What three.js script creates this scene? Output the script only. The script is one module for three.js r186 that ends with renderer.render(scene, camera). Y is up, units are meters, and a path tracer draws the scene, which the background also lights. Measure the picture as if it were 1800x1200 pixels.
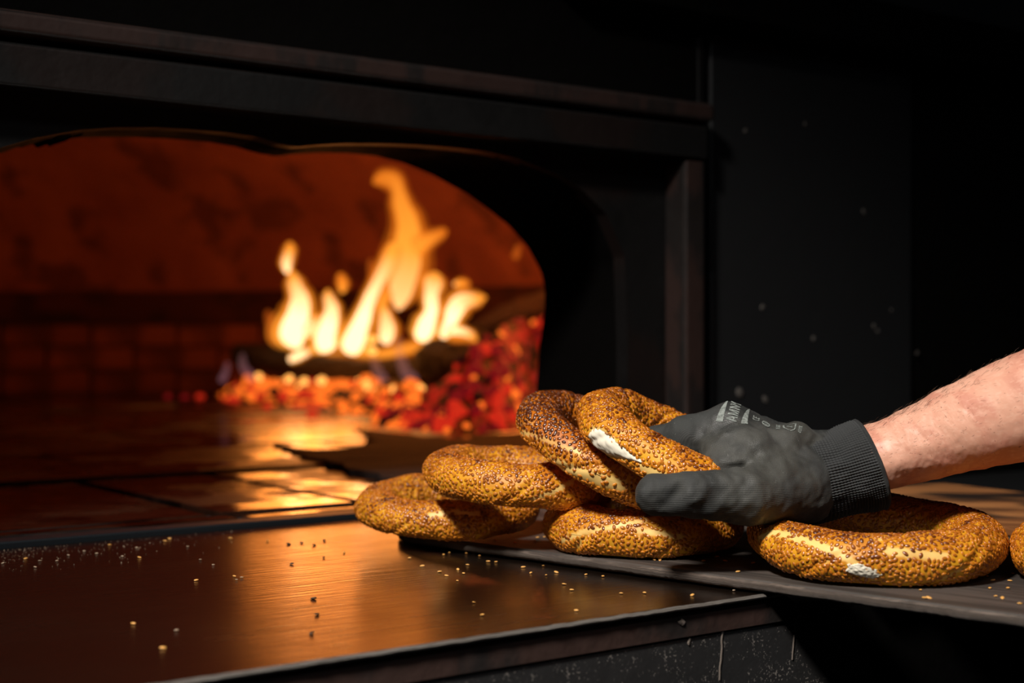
import * as THREE from 'three';
import { mergeGeometries } from 'three/addons/utils/BufferGeometryUtils.js';
import { RoundedBoxGeometry } from 'three/addons/geometries/RoundedBoxGeometry.js';
import { RectAreaLightUniformsLib } from 'three/addons/lights/RectAreaLightUniformsLib.js';
import { createNoise3D } from 'simplex-noise';

// ------------------------------------------------------------------ camera, sky, lights, exposure
const CY = 1.2, F = 2500;                       // camera height in metres, focal length in pixels of the 1800 x 1200 frame
const scene = new THREE.Scene();
const camera = new THREE.PerspectiveCamera(2 * Math.atan(600 / F) * 180 / Math.PI, 1.5, 0.05, 30);
camera.position.set(0, CY, 0);
camera.focus = 0.845;
camera.userData.fStop = 5.6;
scene.add(camera);
scene.background = new THREE.Color(0.0006, 0.0006, 0.0007);
const renderer = new THREE.WebGLRenderer({ antialias: true });
renderer.toneMapping = THREE.LinearToneMapping;
renderer.toneMappingExposure = 1.0;
renderer.shadowMap.enabled = true;
RectAreaLightUniformsLib.init();
const KEY = { at: [-0.42, CY + 0.95, 0.02], aim: [0.1, CY - 0.11, -0.86], power: 10.4, color: [1.0, 0.93, 0.85], radius: 4.5 };
const FILL = { at: [0.55, 0, 0.95], size: 0.6, radiance: 3.2, color: [0.82, 0.91, 1.0] };
const FIRE = { color: [1.0, 0.29, 0.045], power: 0.31 };

// ------------------------------------------------------------------ helpers
function rng(seed) { let s = seed >>> 0; return () => { s = (s + 0x6d2b79f5) | 0; let t = Math.imul(s ^ (s >>> 15), 1 | s); t = (t + Math.imul(t ^ (t >>> 7), 61 | t)) ^ t; return ((t ^ (t >>> 14)) >>> 0) / 4294967296; }; }
const N3 = createNoise3D(rng(7));
const fbm = (x, y, z, o = 4) => { let s = 0, a = 0.5; for (let i = 0; i < o; i++) { s += a * N3(x, y, z); x *= 2.03; y *= 2.03; z *= 2.03; a *= 0.5; } return s; };
const clamp = (x, a = 0, b = 1) => Math.min(b, Math.max(a, x)), lerp = (a, b, t) => a + (b - a) * t, sstep = (a, b, x) => { const t = clamp((x - a) / (b - a)); return t * t * (3 - 2 * t); };
const V = (x, y, z) => new THREE.Vector3(x, y, z);
const P = (px, py, d) => V((px - 900) / F * d, CY - (py - 600) / F * d, -d);              // a pixel at depth d
const onY = (px, py, h) => P(px, py, (CY - h) * F / (py - 600));                          // a pixel on the level plane y = h
const used = {};
function numbered(n) { const k = used[n] = (used[n] ?? -1) + 1; return k ? n + '_' + String(k).padStart(3, '0') : n; }
function tag(o, label, category, group, kind) { if (label) o.userData.label = label; if (category) o.userData.category = category; if (group) o.userData.group = group; if (kind) o.userData.kind = kind; return o; }
function mesh(name, g, m, parent = scene) { const o = new THREE.Mesh(g, m); o.name = parent === scene ? numbered(name) : name; o.castShadow = o.receiveShadow = true; parent.add(o); return o; }
function thing(name, label, category, group) { const o = new THREE.Group(); o.name = numbered(name); scene.add(o); return tag(o, label, category, group); }
function boxUV(g, s = 1) {
  if (!g.attributes.normal) g.computeVertexNormals();
  const p = g.attributes.position, n = g.attributes.normal, uv = new Float32Array(p.count * 2);
  for (let i = 0; i < p.count; i++) {
    const ax = Math.abs(n.getX(i)), ay = Math.abs(n.getY(i)), az = Math.abs(n.getZ(i));
    const [u, v] = ay >= ax && ay >= az ? [p.getX(i), p.getZ(i)] : ax > az ? [p.getZ(i), p.getY(i)] : [p.getX(i), p.getY(i)];
    uv[2 * i] = u * s; uv[2 * i + 1] = v * s;
  }
  g.setAttribute('uv', new THREE.BufferAttribute(uv, 2)); return g;
}
const box = (w, h, d, x, y, z, r = 0.002) => { const g = new RoundedBoxGeometry(w, h, d, 2, Math.min(r, w / 2.1, h / 2.1, d / 2.1)); g.translate(x, y, z); return boxUV(g.index ? g.toNonIndexed() : g); };
const poly = (pts, holes = []) => { const s = new THREE.Shape(pts.map((p) => new THREE.Vector2(...p))); for (const h of holes) s.holes.push(new THREE.Path(h.map((p) => new THREE.Vector2(...p)))); return s; };
function slab(pts, y0, y1, bevel = 0.001) {      // a horizontal sheet: outline in (x, z), from y0 up to y1
  const g = new THREE.ExtrudeGeometry(poly(pts.map(([x, z]) => [x, -z])), { depth: y1 - y0 - 2 * bevel, bevelEnabled: bevel > 0, bevelSize: bevel, bevelThickness: bevel, bevelOffset: -bevel, bevelSegments: 2 });
  g.rotateX(-Math.PI / 2); g.translate(0, y0 + bevel, 0); return boxUV(g);
}
function upright(pts, z0, z1, bevel = 0.001, holes = []) {
  const g = new THREE.ExtrudeGeometry(poly(pts, holes), { depth: z1 - z0 - 2 * bevel, bevelEnabled: bevel > 0, bevelSize: bevel, bevelThickness: bevel, bevelOffset: -bevel, bevelSegments: 2, curveSegments: 8 });
  g.translate(0, 0, z0 + bevel); return boxUV(g);
}
function gridGeo(nu, nv, f, { closeU = false, uv } = {}) {     // f(u, v) -> Vector3, u and v from 0 to 1
  const pos = [], uvs = [], idx = [], w = nu + 1;
  for (let j = 0; j <= nv; j++) for (let i = 0; i <= nu; i++) { const u = i / nu, v = j / nv, p = f(closeU && i === nu ? 0 : u, v); pos.push(p.x, p.y, p.z); uvs.push(...(uv ? uv(u, v) : [u, v])); }
  for (let j = 0; j < nv; j++) for (let i = 0; i < nu; i++) { const a = j * w + i; idx.push(a, a + 1, a + w, a + 1, a + w + 1, a + w); }
  const g = new THREE.BufferGeometry();
  g.setAttribute('position', new THREE.Float32BufferAttribute(pos, 3)); g.setAttribute('uv', new THREE.Float32BufferAttribute(uvs, 2)); g.setIndex(idx); g.computeVertexNormals();
  if (closeU) { const n = g.attributes.normal; for (let j = 0; j <= nv; j++) { const a = j * w, b = a + nu, t = V(n.getX(a) + n.getX(b), n.getY(a) + n.getY(b), n.getZ(a) + n.getZ(b)).normalize(); n.setXYZ(a, t.x, t.y, t.z); n.setXYZ(b, t.x, t.y, t.z); } }
  return g;
}
function surfaceNets(f, lo, hi, cell) {          // meshes the zero level of f (negative inside)
  const n = [0, 1, 2].map((k) => Math.ceil((hi[k] - lo[k]) / cell) + 1), at = (i, j, k) => i + n[0] * (j + n[1] * k), val = new Float32Array(n[0] * n[1] * n[2]);
  for (let k = 0; k < n[2]; k++) for (let j = 0; j < n[1]; j++) for (let i = 0; i < n[0]; i++) val[at(i, j, k)] = f(lo[0] + i * cell, lo[1] + j * cell, lo[2] + k * cell);
  const id = new Int32Array(val.length).fill(-1), pos = [], idx = [];
  const C = [[0, 0, 0], [1, 0, 0], [0, 1, 0], [1, 1, 0], [0, 0, 1], [1, 0, 1], [0, 1, 1], [1, 1, 1]], E = [[0, 1], [2, 3], [4, 5], [6, 7], [0, 2], [1, 3], [4, 6], [5, 7], [0, 4], [1, 5], [2, 6], [3, 7]];
  for (let k = 0; k < n[2] - 1; k++) for (let j = 0; j < n[1] - 1; j++) for (let i = 0; i < n[0] - 1; i++) {
    const c = C.map(([a, b, d]) => val[at(i + a, j + b, k + d)]), ins = c.filter((x) => x < 0).length;
    if (!ins || ins === 8) continue;
    let x = 0, y = 0, z = 0, m = 0;
    for (const [a, b] of E) if ((c[a] < 0) !== (c[b] < 0)) { const t = c[a] / (c[a] - c[b]); x += lerp(C[a][0], C[b][0], t); y += lerp(C[a][1], C[b][1], t); z += lerp(C[a][2], C[b][2], t); m++; }
    id[at(i, j, k)] = pos.length / 3; pos.push(lo[0] + (i + x / m) * cell, lo[1] + (j + y / m) * cell, lo[2] + (k + z / m) * cell);
  }
  const quad = (a, b, c, d, flip) => { if (Math.min(a, b, c, d) < 0) return; idx.push(...(flip ? [a, c, b, a, d, c] : [a, b, c, a, c, d])); };
  for (let k = 1; k < n[2] - 1; k++) for (let j = 1; j < n[1] - 1; j++) for (let i = 1; i < n[0] - 1; i++) {
    const s = val[at(i, j, k)] < 0;
    if (s !== val[at(i + 1, j, k)] < 0) quad(id[at(i, j - 1, k - 1)], id[at(i, j, k - 1)], id[at(i, j, k)], id[at(i, j - 1, k)], !s);
    if (s !== val[at(i, j + 1, k)] < 0) quad(id[at(i - 1, j, k - 1)], id[at(i - 1, j, k)], id[at(i, j, k)], id[at(i, j, k - 1)], !s);
    if (s !== val[at(i, j, k + 1)] < 0) quad(id[at(i - 1, j - 1, k)], id[at(i, j - 1, k)], id[at(i, j, k)], id[at(i - 1, j, k)], !s);
  }
  const g = new THREE.BufferGeometry(), nor = new Float32Array(pos.length), e = cell * 0.5;
  for (let i = 0; i < pos.length; i += 3) {
    const [x, y, z] = [pos[i], pos[i + 1], pos[i + 2]], v = V(f(x + e, y, z) - f(x - e, y, z), f(x, y + e, z) - f(x, y - e, z), f(x, y, z + e) - f(x, y, z - e)).normalize();
    nor.set([v.x, v.y, v.z], i);
  }
  g.setAttribute('position', new THREE.Float32BufferAttribute(pos, 3)); g.setAttribute('normal', new THREE.BufferAttribute(nor, 3)); g.setIndex(idx);
  return g;
}
// tiling noise in two dimensions
const lat = new Float32Array(65536); { const r = rng(99); for (let i = 0; i < 65536; i++) lat[i] = r(); }
function tn(x, y, px, py = px, s = 0) { const i = Math.floor(x), j = Math.floor(y), u = x - i, v = y - j, a = u * u * (3 - 2 * u), b = v * v * (3 - 2 * v), q = (m, n) => lat[((((m % px) + px) % px) * 131 + (((n % py) + py) % py) * 7919 + s * 977) & 65535]; return lerp(lerp(q(i, j), q(i + 1, j), a), lerp(q(i, j + 1), q(i + 1, j + 1), a), b); }
function tf(u, v, p, q = p, o = 5, s = 0) { let t = 0, a = 0.5, n = 0; for (let i = 0; i < o; i++) { t += a * tn(u * p, v * q, p, q, s + i); n += a; p *= 2; q *= 2; a *= 0.55; } return t / n; }
function tex(size, f, { srgb = false, repeat = 1, h = size } = {}) {
  const d = new Uint8Array(size * h * 4);
  for (let y = 0; y < h; y++) for (let x = 0; x < size; x++) { const c = f(x / size, y / h), a = typeof c === 'number' ? [c, c, c] : c; for (let k = 0; k < 3; k++) d[(y * size + x) * 4 + k] = clamp(a[k]) * 255; d[(y * size + x) * 4 + 3] = 255; }
  const t = new THREE.DataTexture(d, size, h); t.wrapS = t.wrapT = THREE.RepeatWrapping; t.magFilter = THREE.LinearFilter; t.minFilter = THREE.LinearFilter; t.needsUpdate = true;
  if (srgb) t.colorSpace = THREE.SRGBColorSpace; t.repeat.set(repeat, repeat); return t;
}
const mix3 = (a, b, t) => a.map((x, i) => lerp(x, b[i], clamp(t)));
const std = (o) => new THREE.MeshStandardMaterial(o), phys = (o) => new THREE.MeshPhysicalMaterial(o);
const lin = (r, g, b) => new THREE.Color().setRGB(r, g, b);

// ------------------------------------------------------------------ materials
const T = {
  iron: tex(512, (u, v) => mix3(mix3([0.085, 0.08, 0.08], [0.15, 0.085, 0.06], sstep(0.48, 0.66, tf(u, v, 4, 4, 5, 3))), [0.03, 0.03, 0.03], sstep(0.55, 0.7, tf(u, v, 9, 9, 4, 8))), { srgb: true, repeat: 2.2 }),
  ironBump: tex(512, (u, v) => tf(u, v, 8, 8, 6, 21), { repeat: 4 }),
  rust: tex(512, (u, v) => mix3([0.2, 0.13, 0.11], [0.1, 0.075, 0.07], sstep(0.4, 0.62, tf(u, v, 10, 4, 5, 31))), { srgb: true, repeat: 3 }),
  steelRough: tex(1024, (u, v) => { const s = tf(u, v, 12, 220, 3, 41), b = tf(u, v, 6, 6, 5, 44); return 0.19 + 0.10 * b + 0.08 * (s - 0.5); }, { repeat: 2.4 }),
  steelBump: tex(1024, (u, v) => 0.6 * tf(u, v, 14, 260, 3, 51) + 0.4 * tf(u, v, 18, 18, 5, 52), { repeat: 2.4 }),
  stone: tex(512, (u, v) => mix3(mix3([0.30, 0.19, 0.14], [0.20, 0.12, 0.09], tf(u, v, 5, 5, 5, 61) * 1.4 - 0.2), [0.09, 0.06, 0.05], sstep(0.56, 0.7, tf(u, v, 11, 11, 4, 64))), { srgb: true, repeat: 1.7 }),
  stoneRough: tex(512, (u, v) => 0.13 + 0.32 * sstep(0.42, 0.66, tf(u, v, 9, 9, 5, 71)), { repeat: 1.7 }),
  stoneBump: tex(512, (u, v) => tf(u, v, 7, 7, 5, 75), { repeat: 1.9 }),
  brick: tex(512, (u, v) => mix3(mix3([0.62, 0.35, 0.27], [0.50, 0.26, 0.20], tf(u, v, 6, 6, 5, 81) * 1.7 - 0.35), [0.40, 0.21, 0.16], sstep(0.55, 0.75, tf(u, v, 9, 9, 4, 84))), { srgb: true, repeat: 1.1 }),
  granite: tex(512, (u, v) => { const n = tf(u, v, 60, 60, 2, 91); return mix3([0.13, 0.13, 0.135], [0.40, 0.385, 0.37], sstep(0.62, 0.8, n) * sstep(0.35, 0.6, tf(u, v, 7, 7, 3, 95))); }, { srgb: true, repeat: 15 }),
  slate: tex(512, (u, v) => mix3([0.30, 0.27, 0.25], [0.20, 0.18, 0.165], sstep(0.35, 0.65, tf(u, v, 3, 46, 5, 101))), { srgb: true, repeat: 2.6 }),
  slateBump: tex(512, (u, v) => 0.7 * tf(u, v, 4, 70, 4, 105) + 0.3 * tf(u, v, 20, 20, 3, 108), { repeat: 2.6 }),
  wood: tex(512, (u, v) => { const g = tf(u, v, 2, 30, 5, 111), b = tf(u, v, 3, 6, 3, 115); return mix3(mix3([0.62, 0.45, 0.30], [0.42, 0.28, 0.17], sstep(0.35, 0.65, g)), [0.13, 0.09, 0.07], sstep(0.56, 0.72, b)); }, { srgb: true, repeat: 3.2 }),
  knit: tex(256, (u, v) => 0.5 + 0.25 * Math.sin(v * 2 * Math.PI * 26) * (0.6 + 0.4 * Math.sin(u * 2 * Math.PI * 30)) + 0.35 * (tf(u, v, 40, 40, 3, 121) - 0.5), { repeat: 66 }),
  gloveTone: tex(512, (u, v) => { const k = tf(u, v, 5, 5, 4, 125), s = tf(u, v, 180, 180, 1, 128); return mix3(mix3([0.18, 0.185, 0.182], [0.255, 0.255, 0.24], sstep(0.35, 0.65, k)), [0.5, 0.5, 0.48], sstep(0.955, 1, s)); }, { srgb: true, repeat: 9 }),
  gloveRough: tex(512, (u, v) => 0.40 + 0.4 * sstep(0.3, 0.62, tf(u, v, 6, 6, 5, 131)), { repeat: 9 }),
  skin: tex(1024, (u, v) => {
    const b = tf(u, v, 10, 8, 4, 141), f = tn(u * 170, v * 64, 170, 64, 145), fine = tf(u, v, 60, 130, 3, 149);
    let c = mix3([0.85, 0.635, 0.54], [0.79, 0.545, 0.46], sstep(0.38, 0.66, b)); c = mix3(c, [0.89, 0.71, 0.62], 0.4 * sstep(0.5, 0.8, fine));
    return mix3(c, [0.32, 0.17, 0.12], 0.8 * sstep(0.962, 0.99, f));
  }, { srgb: true, repeat: 1 }),
  skinBump: tex(512, (u, v) => 0.6 * tf(u, v, 120, 60, 2, 151) + 0.4 * tf(u, v, 24, 16, 3, 153), { repeat: 1 }),
  ash: tex(512, (u, v) => { const a = sstep(0.46, 0.72, tf(u, v, 14, 14, 4, 161)); return [a, a * 0.10, a * 0.015]; }, { srgb: false, repeat: 1 }),
  char: tex(512, (u, v) => tf(u, v, 10, 26, 5, 171), { repeat: 1 }),
};
const M = {
  iron: std({ map: T.iron, color: lin(0.36, 0.35, 0.36), bumpMap: T.ironBump, bumpScale: 0.0012, roughness: 0.62, metalness: 0.35 }),
  rust: std({ map: T.rust, color: lin(0.75, 0.7, 0.68), bumpMap: T.ironBump, bumpScale: 0.0012, roughness: 0.66, metalness: 0.2 }),
  soot: phys({ color: lin(0.002, 0.0017, 0.0015), roughness: 1, specularIntensity: 0.12, bumpMap: T.ironBump, bumpScale: 0.003 }),
  panel: std({ color: lin(0.013, 0.0135, 0.0145), roughness: 0.42, bumpMap: T.ironBump, bumpScale: 0.0006 }),
  edge: std({ color: lin(0.10, 0.10, 0.105), roughness: 0.5, metalness: 0.5 }),  // pale tone holds the highlight along the panel edge
  steel: std({ color: lin(0.065, 0.042, 0.030), roughness: 1, roughnessMap: T.steelRough, metalness: 0.92, bumpMap: T.steelBump, bumpScale: 0.00022 }),
  worn: std({ color: lin(0.22, 0.2, 0.18), roughness: 0.5, metalness: 0.4, bumpMap: T.ironBump, bumpScale: 0.001 }),
  band: std({ map: T.rust, color: lin(1.5, 1.6, 1.6), roughness: 0.7, bumpMap: T.ironBump, bumpScale: 0.0015 }),
  strip: std({ color: lin(0.02, 0.026, 0.032), roughness: 0.45, metalness: 0.6 }),
  granite: std({ map: T.granite, color: lin(1.8, 1.75, 1.7), roughness: 0.55, bumpMap: T.ironBump, bumpScale: 0.0008 }),
  drip: std({ color: lin(0.16, 0.13, 0.11), roughness: 0.8 }),
  stones: [0, 1, 2].map((k) => phys({ map: T.stone, color: lin(...[[0.55, 0.52, 0.5], [0.42, 0.38, 0.36], [0.66, 0.58, 0.52]][k]), specularIntensity: 0.85, roughnessMap: T.stoneRough, roughness: 1, bumpMap: T.stoneBump, bumpScale: 0.0016 })),
  grout: std({ color: lin(0.02, 0.014, 0.011), roughness: 0.95 }),
  brick: std({ map: T.brick, roughness: 0.9, bumpMap: T.stoneBump, bumpScale: 0.006 }),
  darkBrick: std({ map: T.brick, color: lin(0.5, 0.46, 0.45), roughness: 0.95, bumpMap: T.stoneBump, bumpScale: 0.006 }),
  peel: std({ map: T.slate, roughness: 0.6, bumpMap: T.slateBump, bumpScale: 0.0007 }),
  peelEdge: std({ map: T.slate, color: lin(1.6, 1.5, 1.4), roughness: 0.7, bumpMap: T.slateBump, bumpScale: 0.001 }),
  wood: std({ map: T.wood, color: lin(1.5, 1.25, 0.95), roughness: 0.6, bumpMap: T.wood, bumpScale: 0.0006 }),
  room: std({ color: lin(0.018, 0.018, 0.019), roughness: 0.8 }),
  ceiling: std({ color: lin(0.04, 0.04, 0.04), roughness: 0.9 }),
  floor: std({ color: lin(0.03, 0.029, 0.028), roughness: 0.7 }),
  dough: phys({ vertexColors: true, roughness: 0.52, clearcoat: 0.1, clearcoatRoughness: 0.4, specularIntensity: 0.7, bumpMap: T.ironBump, bumpScale: 0.0003 }),
  crumb: std({ color: lin(0.80, 0.74, 0.60), roughness: 0.95, bumpMap: T.stoneBump, bumpScale: 0.002 }),
  seed: phys({ color: lin(1, 1, 1), roughness: 0.3, clearcoat: 0.5, clearcoatRoughness: 0.3 }),
  looseSeed: std({ color: lin(0.74, 0.38, 0.10), roughness: 0.4 }),
  paleSeed: std({ color: lin(0.34, 0.25, 0.17), roughness: 0.5 }),
  burntSeed: std({ color: lin(0.05, 0.025, 0.012), roughness: 0.5 }),
  glove: phys({ map: T.gloveTone, roughnessMap: T.gloveRough, roughness: 1, bumpMap: T.knit, bumpScale: 0.0003, sheen: 0.3, sheenColor: lin(0.2, 0.2, 0.2), sheenRoughness: 0.6 }),
  cuff: std({ color: lin(0.028, 0.030, 0.031), roughness: 0.85, bumpMap: T.knit, bumpScale: 0.0002 }),
  skin: phys({ map: T.skin, roughness: 0.48, bumpMap: T.skinBump, bumpScale: 0.00016, sheen: 0.2, sheenColor: lin(0.9, 0.5, 0.4), sheenRoughness: 0.5 }),
  hair: std({ color: lin(0.07, 0.038, 0.022), roughness: 0.5 }),
  charLog: std({ color: lin(0.012, 0.008, 0.0085), roughness: 0.85, bumpMap: T.char, bumpScale: 0.02 }),
  flame: new THREE.MeshBasicMaterial({ vertexColors: true, transparent: true, side: THREE.DoubleSide }),
};

// ------------------------------------------------------------------ the oven's own axes: x along the wall, y up from the counter top, z out into the room
const TH = Math.atan2(2500, 3436), CT = Math.cos(TH), ST = Math.sin(TH);
const TOP = CY - 0.143;                          // counter top
const O = onY(620, 912, TOP);
const toLocal = (p) => { const x = p.x - O.x, z = p.z - O.z; return V(x * CT - z * ST, p.y - TOP, x * ST + z * CT); };
function wallPt(px, py, c = 0) { const dx = (px - 900) / F, n0 = ST * O.x + CT * O.z, d = (n0 + c) / (ST * dx - CT); const l = toLocal(P(px, py, d)); return [l.x, l.y]; }
const place = (o) => { o.position.copy(O); o.rotation.y = TH; return o; };
const ovenThing = (name, label, category) => place(thing(name, label, category));
const structure = (name, g, m) => tag(place(mesh(name, g, m)), null, null, null, 'structure');

// room shell
const FLOOR = -TOP;
structure('floor', box(4.8, 0.1, 6.4, 0, FLOOR - 0.05, 0.3, 0.004), M.floor);
structure('ceiling', box(4.8, 0.1, 6.4, 0, 1.65, 0.3, 0.004), M.ceiling);
structure('wall_back', box(4.8, 2.9, 0.1, 0, 0.25, 3.45, 0.004), M.room);
structure('wall_left', box(0.1, 2.9, 6.4, -2.35, 0.25, 0.3, 0.004), M.room);
structure('wall_right', box(0.1, 2.9, 6.4, 2.35, 0.25, 0.3, 0.004), M.room);
{ // the oven wall, open where the oven front stands
  const g = upright([[-2.3, FLOOR], [2.3, FLOOR], [2.3, 1.6], [-2.3, 1.6]], -0.09, -0.012, 0.002, [[[-1.0, 0.0], [-1.0, 0.62], [0.36, 0.62], [0.36, 0.0]]]);
  const w = structure('wall_front', g, M.room);
  const x0 = 0.388, x1 = 0.6925, y1 = 0.44;
  mesh('panel', box(x1 - x0 - 0.003, 1.3, 0.02, (x0 + x1) / 2, y1 - 0.65, -0.002, 0.003), M.panel, w);
  mesh('panel', box(0.62, 1.3, 0.018, x1 + 0.312, y1 - 0.65, -0.006, 0.003), M.soot, w);
  mesh('panel_edge_highlight', box(0.003, 0.42, 0.004, x0 + 0.0015, 0.0, 0.0085, 0.001), M.edge, w);  // thin pale strip: the edge highlight is put into its colour
  mesh('overhang', box(1.5, 0.05, 0.06, 0.95, y1 + 0.03, 0.012, 0.006), M.soot, w);
  const r = rng(5), specks = [];
  for (const [px, py, s] of [[1340, 540, 5], [1430, 595, 5.5], [1536, 573, 5], [1543, 582, 4], [1518, 372, 4.5], [1612, 620, 4], [1567, 545, 3], [1300, 690, 9], [1345, 702, 6], [1310, 230, 4], [1415, 218, 4]]) {
    const [x, y] = wallPt(px, py, 0.008), g = new THREE.SphereGeometry(s * 0.00055, 8, 6); g.scale(1, 0.8 + 0.7 * r(), 0.35); g.rotateZ(r() * 3); g.translate(x, y, 0.0082); specks.push(g);
  }
  tag(mesh('flour_speck', mergeGeometries(specks), std({ color: lin(0.07, 0.062, 0.055), roughness: 0.9 }), w), null, null, null, 'stuff');
}

// ------------------------------------------------------------------ the oven
const resample = (pts, n) => { const L = [0]; for (let i = 1; i < pts.length; i++) L.push(L[i - 1] + Math.hypot(pts[i][0] - pts[i - 1][0], pts[i][1] - pts[i - 1][1])); const out = []; for (let k = 0; k <= n; k++) { const t = L.at(-1) * k / n; let i = 1; while (i < L.length - 1 && L[i] < t) i++; const f = (t - L[i - 1]) / (L[i] - L[i - 1] || 1); out.push([lerp(pts[i - 1][0], pts[i][0], f), lerp(pts[i - 1][1], pts[i][1], f)]); } return out; };
const REV = -0.11;
const innerPx = [[985, 900], [985, 690], [991, 610], [1000, 540], [1000, 505], [994, 475], [970, 430], [937, 392], [900, 362], [860, 333], [800, 300], [750, 279], [700, 266], [650, 261], [600, 260], [560, 262], [520, 266], [490, 261], [450, 249], [400, 240], [330, 234], [270, 231], [200, 231], [165, 232], [140, 236], [125, 238], [116, 249], [108, 240], [96, 252], [86, 243], [62, 251], [55, 248], [30, 259], [0, 267], [-50, 290], [-100, 350], [-130, 450], [-140, 700], [-140, 1010]];
const outerPx = [[1098, 890], [1098, 600], [1093, 450], [1062, 378], [1020, 336], [981, 310], [900, 278], [850, 267], [800, 261], [750, 257], [700, 254], [650, 253], [600, 253], [560, 255], [520, 259], [490, 254], [450, 242], [400, 234], [330, 228], [270, 225], [200, 225], [140, 229], [60, 243], [0, 260], [-50, 281], [-105, 335], [-160, 450], [-200, 700], [-200, 1030]];
const inner = resample(innerPx.map(([x, y]) => wallPt(x, y, REV)), 260), outer = resample(outerPx.map(([x, y]) => wallPt(x, y, 0.0)), 260);
for (const a of [inner, outer]) { a[0][1] = -0.01; a.at(-1)[1] = -0.01; }
const oven = ovenThing('bread_oven', 'sooty black iron-fronted bread oven with a wide arched mouth and brick dome', 'oven');
mesh('front_plate', upright([[0.336, -0.012], [0.336, 0.62], [-1.05, 0.62], [-1.05, -0.012], ...outer.slice().reverse()], -0.012, 0.004, 0), M.iron, oven);
mesh('mouth_reveal', gridGeo(260, 6, (u, v) => { const i = Math.round(u * 260), e = v * (2 - v), a = outer[i], b = inner[i]; return V(lerp(a[0], b[0], e), lerp(a[1], b[1], e) + 0.004 * Math.sin(v * Math.PI) * fbm(a[0] * 30, v * 3, 2), lerp(-0.004, REV, v)); }, { uv: (u, v) => [u * 1.2, v * 0.15] }), M.soot, oven);
mesh('chamber_front_wall', upright([[1.3, -0.011], [1.3, 0.95], [-1.4, 0.95], [-1.4, -0.011], ...inner.slice().reverse()], REV - 0.04, REV + 0.001, 0), M.soot, oven);
mesh('lintel_beam', box(1.42, 0.030, 0.034, -0.35, 0.3285, 0.019, 0.003), M.iron, oven);
mesh('lintel_moulding', box(1.43, 0.017, 0.042, -0.35, 0.3565, 0.020, 0.005), M.rust, oven);
mesh('hood_plate', box(1.44, 0.26, 0.012, -0.345, 0.496, 0.006, 0.002), M.soot, oven);
mesh('jamb_post', box(0.026, 0.33, 0.030, 0.347, 0.148, 0.017, 0.004), M.rust, oven);
mesh('jamb_angle', box(0.010, 0.45, 0.018, 0.372, 0.21, 0.004, 0.003), M.iron, oven);
mesh('hearth_strip', box(1.45, 0.0075, 0.022, -0.37, 0.0005, -0.0125, 0.0015), M.strip, oven);
// hearth: stone slabs with open joints on a bed
const chamberC = V(-0.05, 0, -1.55), CR = 1.56;
{
  const bed = mesh('hearth', box(3.3, 0.05, 3.24, -0.05, -0.028, -1.63, 0.003), M.grout, oven), r = rng(21), HY = 0.0045, gap = 0.0058;
  const rows = [-0.026, -0.055, -0.385, -0.70, -1.06, -1.44, -1.85, -2.3, -2.75];
  const xAt = (px, py) => { const p = toLocal(onY(px, py, TOP + HY)); return [p.x, p.z]; };
  const firstCuts = [-1.6, -1.05, -0.72, xAt(300, 885)[0], xAt(560, 870)[0], xAt(760, 830)[0] + 0.03, 0.62, 1.0];
  for (let k = 0; k < rows.length - 1; k++) {
    const z1 = rows[k], z0 = rows[k + 1];
    let cuts = k === 0 ? [-1.4, -0.8, -0.3, -0.08, 0.16, 0.5, 0.9] : k === 1 ? firstCuts : [];
    if (k > 1) for (let x = -1.7 - 0.3 * r(); x < 1.8; x += 0.28 + 0.2 * r()) cuts.push(x);
    for (let i = 0; i < cuts.length - 1; i++) {
      const j = () => (r() - 0.5) * 0.02, sk = (r() - 0.5) * 0.09;
      const a = cuts[i] + gap, b = cuts[i + 1] - gap, s0 = k === 1 && i === 2 ? -0.06 : 0, s1 = k === 1 && i + 1 === 3 ? -0.06 : 0;
      const pts = [[a - (k > 1 ? 0.02 : 0), z1 - gap], [b, z1 - gap + j() * 0.3], [b, z0 + gap + j() * 0.3], [a, z0 + gap]];
      if (Math.hypot((a + b) / 2 - chamberC.x, (z0 + z1) / 2 - chamberC.z) > CR + 0.1 && z1 < -0.4) continue;
      const g = slab(pts, -0.004, HY + (k > 1 ? 0.0042 : 0) + (r() - 0.5) * 0.0022, 0.0016);
      const cx = (a + b) / 2, cz = (z0 + z1) / 2; g.translate(-cx, 0, -cz); g.rotateX((r() - 0.5) * 0.006); g.rotateZ((r() - 0.5) * 0.006); g.translate(cx, 0, cz);
      mesh('hearth_slab', g, M.stones[Math.floor(r() * 3)], bed);
    }
  }
}
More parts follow.
